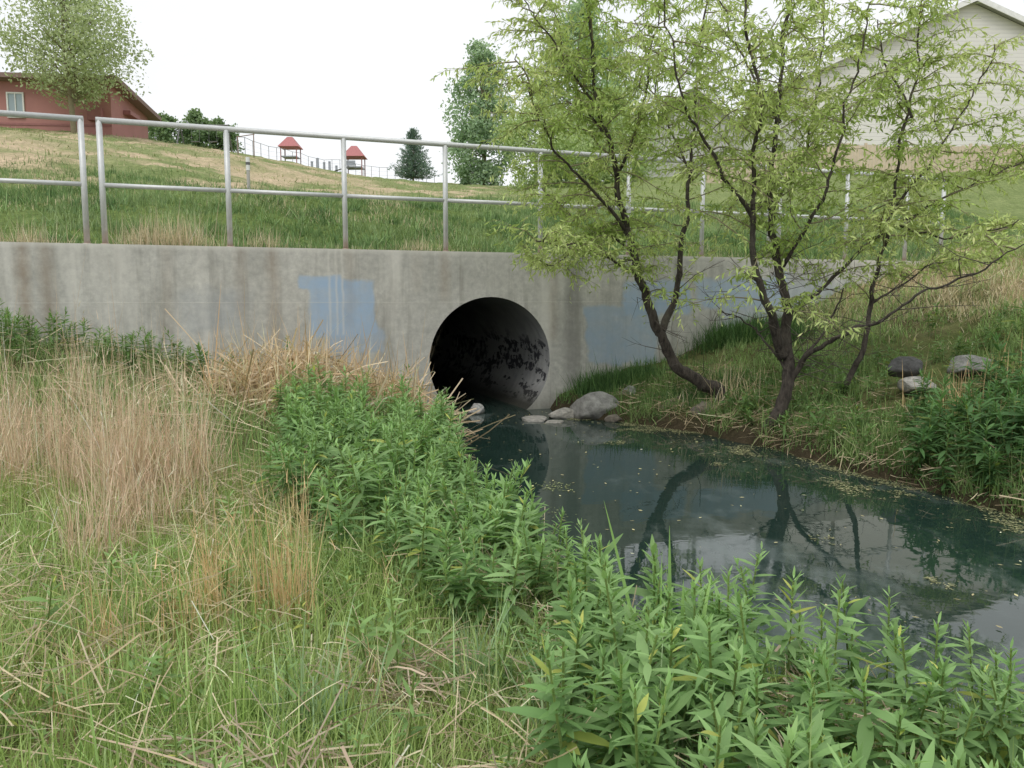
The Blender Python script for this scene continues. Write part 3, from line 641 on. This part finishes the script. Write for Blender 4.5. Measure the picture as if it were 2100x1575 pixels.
# ---------------- background trees
def bg_tree(name,x,y,H,cw,z0f=.25,n=9000,ls=.16,cols=((.10,.17,.05),(.2,.3,.1)),seed=0,clumps=60,trunk=.18,shape='round',cd=None,base=None):
    R_=np.random.default_rng(seed); bz=TZ(x,y) if base is None else base; root=empty(name); mb=MB()
    top=H; cb=H*z0f; cd=cd or cw
    pts=[np.array([x,y,bz-.3]),np.array([x+.02*H*R_.normal(),y,bz+H*.35]),np.array([x+.03*H*R_.normal(),y,bz+H*.65]),np.array([x,y,bz+H*.93])]
    mb.tube(smooth_path(pts,4),list(np.linspace(trunk,trunk*.12,13)),8)
    CC=[]
    for i in range(clumps):
        v=R_.uniform(0,1); a=R_.uniform(0,6.28); rr_=math.sqrt(R_.uniform(.05,1))
        if shape=='round': prof_=math.sin(math.pi*min(1,(.12+.85*v))**.85)
        elif shape=='tall': prof_=(math.sin(math.pi*(.10+.82*v)))**.6*(1-.35*v)
        else: prof_=1-.85*v
        c=np.array([x+cw/2*rr_*prof_*math.cos(a)*R_.uniform(.8,1.18),y+cd/2*rr_*prof_*math.sin(a),bz+cb+(top-cb)*v*.96])
        CC.append((c,R_.uniform(.05,.14)*cw*(.7+.5*prof_)))
        st=np.array([x,y,bz+cb*.7+(top-cb)*v*.7]); mb.tube([st,(st+c)/2+R_.normal(0,.03*cw,3)*.5,c],[trunk*.22,trunk*.13,trunk*.05],4,False)
    mb.make('trunk_and_limbs',M_bark2,root,True)
    k=R_.integers(0,clumps,n); C0=np.array([c for c,_ in CC])[k]; r0=np.array([r for _,r in CC])[k]
    off=R_.normal(0,1,(n,3)); off/=np.linalg.norm(off,axis=1,keepdims=True); off*=(R_.random(n)**.5)[:,None]*r0[:,None]*1.5; off[:,2]*=.9
    B=C0+off; dr=R_.normal(0,1,(n,3)); L=ls*R_.uniform(.6,1.3,n)
    V,Q=ribbons(B,dr,L,L*.6,np.full(n,.1),2,'leaf'); ac=Acc()
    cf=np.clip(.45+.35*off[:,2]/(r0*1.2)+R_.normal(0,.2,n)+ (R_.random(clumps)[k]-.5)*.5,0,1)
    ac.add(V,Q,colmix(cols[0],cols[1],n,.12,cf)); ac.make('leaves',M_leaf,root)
bg_tree('shade_tree',-19.7,37,6.9,5.6,.27,15000,.14,((.36,.44,.23),(.58,.65,.41)),5,120,.14,'round')
p=sight(990,380,64); bg_tree('cottonwood_tree',p[0],64,11.0,5.6,.04,15000,.26,((.29,.42,.27),(.50,.63,.43)),6,110,.2,'tall')  # leaf colours paled and greyed: distance haze painted in
bg_tree('cottonwood_tree',5.2,60,12.8,8.4,.08,16000,.27,((.29,.43,.25),(.50,.63,.40)),8,110,.22,'round')  # haze painted into these leaf colours as well
bg_tree('cottonwood_tree',1.6,44,4.6,5.5,.0,12000,.17,((.35,.47,.20),(.57,.67,.34)),9,70,.12,'round')
bg_tree('cottonwood_tree',5.4,46,5.2,6,.0,12000,.17,((.35,.47,.20),(.57,.67,.34)),10,70,.12,'round')
for i,(x,y,h,w) in enumerate(((-25.5,60,2.6,3.6),(-23.8,62,3.0,3.0),(-22.0,62,2.5,3.2))): 
    z=CZ+y*(.186 if i<2 else .183); bg_tree('shrub',x,y,h,w,.0,5000,.22,((.15,.24,.12),(.28,.39,.19)),20+i,40,.08,'round',base=z-.6)
def pine(x,y,H,w):
    bz=TZ(x,y); root=empty('pine_tree'); mb=MB(); mb.tube([(x,y,bz-.2),(x,y,bz+H)],[.09,.01],7); B=[];D=[];LL=[]
    R_=np.random.default_rng(4)
    for i in range(17):
        v=i/17; zc=bz+.06*H+H*.90*v; rad=w/2*(1-v)**.75*(.85+.3*R_.random()); nb_=max(5,int(14*(1-v)))
        for k in range(nb_):
            a=6.28*k/nb_+R_.uniform(-.3,.3); rd=rad*R_.uniform(.7,1.15); e=np.array([x+rd*math.cos(a),y+rd*math.sin(a),zc+.12*rd+.08*H*v]); s0=np.array([x,y,zc])
            mb.tube([s0,e],[.02,.006],4,False)
            for q in range(60):
                t=R_.uniform(.1,1.05); B.append(s0+(e-s0)*t+R_.normal(0,.07,3)); D.append((e-s0)/max(rd,.1)*.8+R_.normal(0,.5,3)+np.array([0,0,.3])); LL.append(R_.uniform(.14,.30))
    mb.make('trunk',M_bark2,root); B=np.array(B);D=np.array(D);LL=np.array(LL);n=len(B); V,Q=ribbons(B,D,LL,LL*.3,np.zeros(n),1,'blade'); ac=Acc(); ac.add(V,Q,colmix((.12,.19,.17),(.26,.36,.29),n,.2)); ac.make('needles',M_leaf,root)
p=sight(848,370,74); pine(p[0],74,4.5,3.9)
# ---------------- red building on the hill
M_red=simple('red_siding_material',(.42,.20,.18),.8,0,.12,1.5); M_trim=simple('trim_material',(.32,.14,.13),.7); M_glass=simple('window_glass_material',(.34,.42,.46),.15,0,.3,.6); M_white=simple('white_frame_material',(.75,.75,.72),.6); M_roof=simple('roof_material',(.25,.17,.15),.9,0,.2,8)
bd=empty('red_building'); bz=CZ+7.3
cx,cy=-19.45,40.0
def MBd(x,y,z):
    a=math.radians(6); return (cx+x*math.cos(a)-y*math.sin(a),cy+x*math.sin(a)+y*math.cos(a),bz+z)
W_,D_,H_=30,5.2,3.0
mb=MB(); mb.box(-W_,0,0,D_,-1.5,H_,MBd); mb.make('walls',M_red,bd)
mb=MB(); V=[(-W_-.5,-.6,H_+.02),(.55,-.6,H_+.02),(.55,D_+.6,H_-.55),(-W_-.5,D_+.6,H_-.55)]
mb.V=[MBd(*v) for v in V]+[MBd(v[0],v[1],v[2]+.22) for v in V]; mb.F=[(3,2,1,0),(4,5,6,7),(0,1,5,4),(1,2,6,5),(2,3,7,6),(3,0,4,7)]; mb.make('roof',M_roof,bd)
gl=MB();fr=MB();tr=MB()
for xw,ww in ((-4.35,.65),(-6.9,.9),(-9.3,.7),(-12,.9),(-15,.9)):
    gl.box(xw-ww/2,xw+ww/2,-.03,-.005,1.35,2.4,MBd)
    for (a,b_,c_,d_) in ((xw-ww/2-.07,xw-ww/2,1.28,2.47),(xw+ww/2,xw+ww/2+.07,1.28,2.47),(xw-ww/2,xw+ww/2,1.28,1.35),(xw-ww/2,xw+ww/2,2.4,2.47),(xw-.025,xw+.025,1.35,2.4)): fr.box(a,b_,-.07,-.0035,c_,d_,MBd)
tr.box(-W_,0.0,-.03,-.002,.95,1.05,MBd); tr.box(-1.0,-.35,-.35,-.004,1.2,1.75,MBd); tr.box(.003,.35,1.6,2.9,1.9,2.1,MBd)
gl.make('windows',M_glass,bd); fr.make('window_frames',M_white,bd); tr.make('trim',M_trim,bd)
# ---------------- houses on the right
def siding(name,col):
    m,nt,b=newmat(name); co=objco(nt); sx=N(nt,'ShaderNodeSeparateXYZ'); nt.links.new(co,sx.inputs[0])
    fr_=math_(nt,'FRACT',math_(nt,'DIVIDE',sx.outputs[2],.20)); lin=ramp(nt,fr_,.0,.18,(.68,.68,.68),(1,1,1))
    c=mix(nt,1,lin,mix(nt,noise(nt,co,.8,4),tuple(v*.93 for v in col),col),'MULTIPLY'); nt.links.new(c,b.inputs['Base Color']); b.inputs['Roughness'].default_value=.7; bump(nt,b,fr_,.5,.03); return m
M_sid=siding('cream_siding_material',(.84,.82,.78)); M_rg=simple('grey_shingle_material',(.34,.33,.32),.9,0,.25,12); M_wht=simple('white_trim_material',(.8,.8,.78),.6)
def gable_house(name,xl,xr,y0,y1,zb,ze,zp,mat):
    root=empty(name); xm=(xl+xr)/2
    V=[(xl,y0,zb),(xr,y0,zb),(xr,y0,ze),(xm,y0,zp),(xl,y0,ze)]; V+=[(a,y1,c) for a,_,c in V]
    py_mesh('walls',V,[(0,1,2,3,4),(9,8,7,6,5),(0,4,9,5),(1,6,7,2)],mat,root)
    ov=.45; sl=(zp-ze)/(xm-xl); mb=MB()
    for sgn,xe in ((-1,xl-ov),(1,xr+ov)):
        zz=ze-sl*ov; b0=len(mb.V)
        P=[(xm,y0-ov,zp+.03),(xe,y0-ov,zz+.03),(xe,y1+ov,zz+.03),(xm,y1+ov,zp+.03)]; mb.V+=P+[(a,b_,c+.16) for a,b_,c in P]
        mb.F+=[tuple(b0+i for i in f) for f in ((0,1,2,3),(7,6,5,4),(0,4,5,1),(1,5,6,2),(2,6,7,3),(3,7,4,0))]
    mb.make('roof',M_rg,root)
    mb=MB()
    for sgn,xe in ((-1,xl-ov),(1,xr+ov)):
        zz=ze-sl*ov; b0=len(mb.V); P=[(xm,zp+.2),(xe,zz+.2),(xe,zz-.08),(xm,zp-.08)]
        mb.V+=[(a,y0-ov-.05,c) for a,c in P]+[(a,y0-ov-.003,c) for a,c in P]
        mb.F+=[tuple(b0+i for i in f) for f in ((0,1,2,3),(7,6,5,4),(0,4,5,1),(1,5,6,2),(2,6,7,3),(3,7,4,0))]
    mb.make('barge_boards',M_wht,root)
    return root
h=gable_house('sided_house',15.3,32,43,56,CZ+6,CZ+11.5,CZ+15.1,M_sid)
gl=MB(); fr=MB()
for xw,zw in ((29.5,CZ+8),):
    gl.box(xw-.5,xw+.5,42.96,42.995,zw,zw+1.3); fr.box(xw-.6,xw-.5,42.93,42.997,zw-.1,zw+1.4); fr.box(xw+.5,xw+.6,42.93,42.997,zw-.1,zw+1.4); fr.box(xw-.5,xw+.5,42.93,42.997,zw+1.3,zw+1.4); fr.box(xw-.5,xw+.5,42.93,42.997,zw-.1,zw)
gl.make('windows',M_glass,h); fr.make('window_frames',M_wht,h)
h=gable_house('sided_house',9.8,16.5,60,72,CZ+8,CZ+12.5,CZ+15.2,siding('grey_siding_material',(.56,.56,.52)))
mb=MB(); x=9.0
while x<30:
    yy=37.5; z=TZ(x,yy); mb.box(x,x+.135,yy,yy+.02,z-.2,z+1.15+random.uniform(-.02,.02)); x+=.15
for k in range(9):
    x=9+k*2.4; z=TZ(x,37.5); mb.box(x-.05,x+.05,37.525,37.62,z-.2,z+1.25)
mb.make('wooden_fence',simple('fence_wood_material',(.60,.50,.37),.85,0,.25,3))
# ---------------- playground and crest fence
M_dark=simple('dark_metal_material',(.14,.14,.14),.6,.3); M_rc=simple('red_canopy_material',(.45,.17,.17),.7); M_tanp=simple('play_panel_material',(.34,.37,.42),.7)
def playtower(x,y,w,h,extra=False):
    root=empty('play_tower'); z=TZ(x,y); mb=MB()
    for a in (-1,1):
        for b_ in (-1,1): mb.tube([(x+a*w*.38,y+b_*w*.38,z-.2),(x+a*w*.38,y+b_*w*.38,z+h*.66)],.06,8)
    mb.make('posts',M_trim,root); mb=MB(); zz=z+h*.6
    mb.V=[(x-w/2,y-w/2,zz),(x+w/2,y-w/2,zz),(x+w/2,y+w/2,zz),(x-w/2,y+w/2,zz),(x-w*.12,y-w*.12,z+h),(x+w*.12,y-w*.12,z+h),(x+w*.12,y+w*.12,z+h),(x-w*.12,y+w*.12,z+h)]
    mb.F=[(3,2,1,0),(4,5,6,7),(0,1,5,4),(1,2,6,5),(2,3,7,6),(3,0,4,7)]; mb.make('canopy',M_rc,root)
    mb=MB(); mb.box(x-w*.36,x+w*.36,y-w*.36,y+w*.36,z+h*.22,z+h*.26)
    if extra:
        mb.box(x-w*.36,x+w*.1,y-w*.42,y-w*.39,z+h*.27,z+h*.45)
        b0=len(mb.V); mb.V+=[(x-w*.4,y-.3,z+h*.26),(x-w*.4,y+.3,z+h*.26),(x-w*1.3,y+.3,z+.1),(x-w*1.3,y-.3,z+.1)]; mb.F.append((b0,b0+1,b0+2,b0+3))
    mb.make('deck_and_slide',M_tanp,root)
p=sight(597,340,92); playtower(p[0],92,2.3,2.9)
p=sight(728,350,88); playtower(p[0],88,2.4,3.0,True)
for i,(px,hh) in enumerate(((640,.9),(652,1.2),(665,.8),(676,1.0),(690,.7))):
    p=sight(px,348,92); z=TZ(p[0],92); mb=MB(); mb.tube([(p[0],92,z-.1),(p[0],92,z+hh)],[.15,.13],8); mb.tube([(p[0],92,z+hh),(p[0],92,z+hh+.08)],[.18,.10],8); mb.make('play_post',M_tanp)
p=sight(420,310,52); x0=p[0]; z=TZ(x0,52); sw=empty('swing_set'); mb=MB()
for a in (-1.5,1.5):
    for b_ in (-.8,.8): mb.tube([(x0+a,52+b_,z-.2),(x0+a,52,z+1.5)],.04,7)
mb.tube([(x0-1.6,52,z+1.5),(x0+1.6,52,z+1.5)],.04,7)
for a in (-.8,-.3,.3,.8): mb.tube([(x0+a,52,z+1.5),(x0+a,52,z+.5)],.012,4)
mb.box(x0-.8,x0-.3,51.9,52.1,z+.46,z+.5); mb.box(x0+.3,x0+.8,51.9,52.1,z+.46,z+.5); mb.make('frame_and_seats',M_dark,sw)
p=sight(505,320,46); x0=p[0]; z=TZ(x0,46); mb=MB(); mb.tube([(x0-.45,46,z-.2),(x0-.45,46,z+1.25)],.03,8); mb.tube([(x0+.45,46,z-.2),(x0+.45,46,z+1.4)],.03,8); mb.tube([(x0-.5,46,z+1.2),(x0+.5,46,z+1.35)],.025,8); mb.make('chin_up_bar',simple('rusty_pipe_material',(.28,.2,.16),.8))
mb=MB(); us=np.linspace(-.335,-.095,26); pts=[]
for u in us:
    y=float(np.interp(u,US,YC))*.86; x=u*y; z=TZ(x,y); pts.append((x,y,z)); mb.tube([(x,y,z-.1),(x,y,z+1.2)],.024,6)
for a in (1.2,.4,.8): mb.tube([(p[0],p[1],p[2]+a) for p in pts],.02 if a==1.2 else .005,5)
mb.make('chain_link_fence',simple('fence_metal_material',(.22,.22,.22),.6,.2))
mp=empty('marker_post'); p=sight(510,385,15.2); x0,y0=p[0],p[1]; z=TZ(x0,y0); mb=MB(); mb.tube([(x0,y0,z-.1),(x0,y0,z+.40)],.03,10); mb.make('post_lower',simple('marker_grey_material',(.45,.43,.4),.7),mp)
mb=MB(); mb.tube([(x0,y0,z+.40),(x0,y0,z+.64)],.036,10); mb.make('post_cap',M_wht,mp)
mb=MB(); mb.tube([(x0,y0,z+.50),(x0,y0,z+.55)],.039,10); mb.make('post_band',M_dark,mp)
# ---------------- light
w=bpy.data.worlds.new('World'); sc.world=w; w.use_nodes=True; nt=w.node_tree; bg=nt.nodes['Background']
el,az=math.radians(55),math.radians(200)
sky=N(nt,'ShaderNodeTexSky',sky_type='NISHITA'); sky.sun_disc=False; sky.sun_elevation=el; sky.sun_rotation=az; sky.dust_density=4; sky.air_density=1.2
tc=N(nt,'ShaderNodeTexCoord').outputs['Generated']; cl=noise(nt,tc,1.6,5,.6,(1,1,2.5))
cloud=ramp(nt,cl,.3,.7,(9.3,9.6,9.95),(11.2,11.35,11.5))
nt.links.new(mix(nt,.94,sky.outputs[0],cloud),bg.inputs[0]); bg.inputs[1].default_value=.1
sd=bpy.data.lights.new('sun','SUN'); sd.energy=1.25; sd.angle=math.radians(30); sd.color=(1,.97,.93); so=link(bpy.data.objects.new('sun',sd))
dirv=Vector((math.sin(az)*math.cos(el),math.cos(az)*math.cos(el),math.sin(el))); so.rotation_euler=dirv.to_track_quat('Z','Y').to_euler()
cam=bpy.data.cameras.new('camera'); cam.sensor_width=36; cam.lens=F/2100*36; cam.clip_end=3000; cam.clip_start=.05
co_=link(bpy.data.objects.new('camera',cam)); co_.location=(0,0,CZ); co_.rotation_euler=(math.pi/2-PITCH,0,0); sc.camera=co_
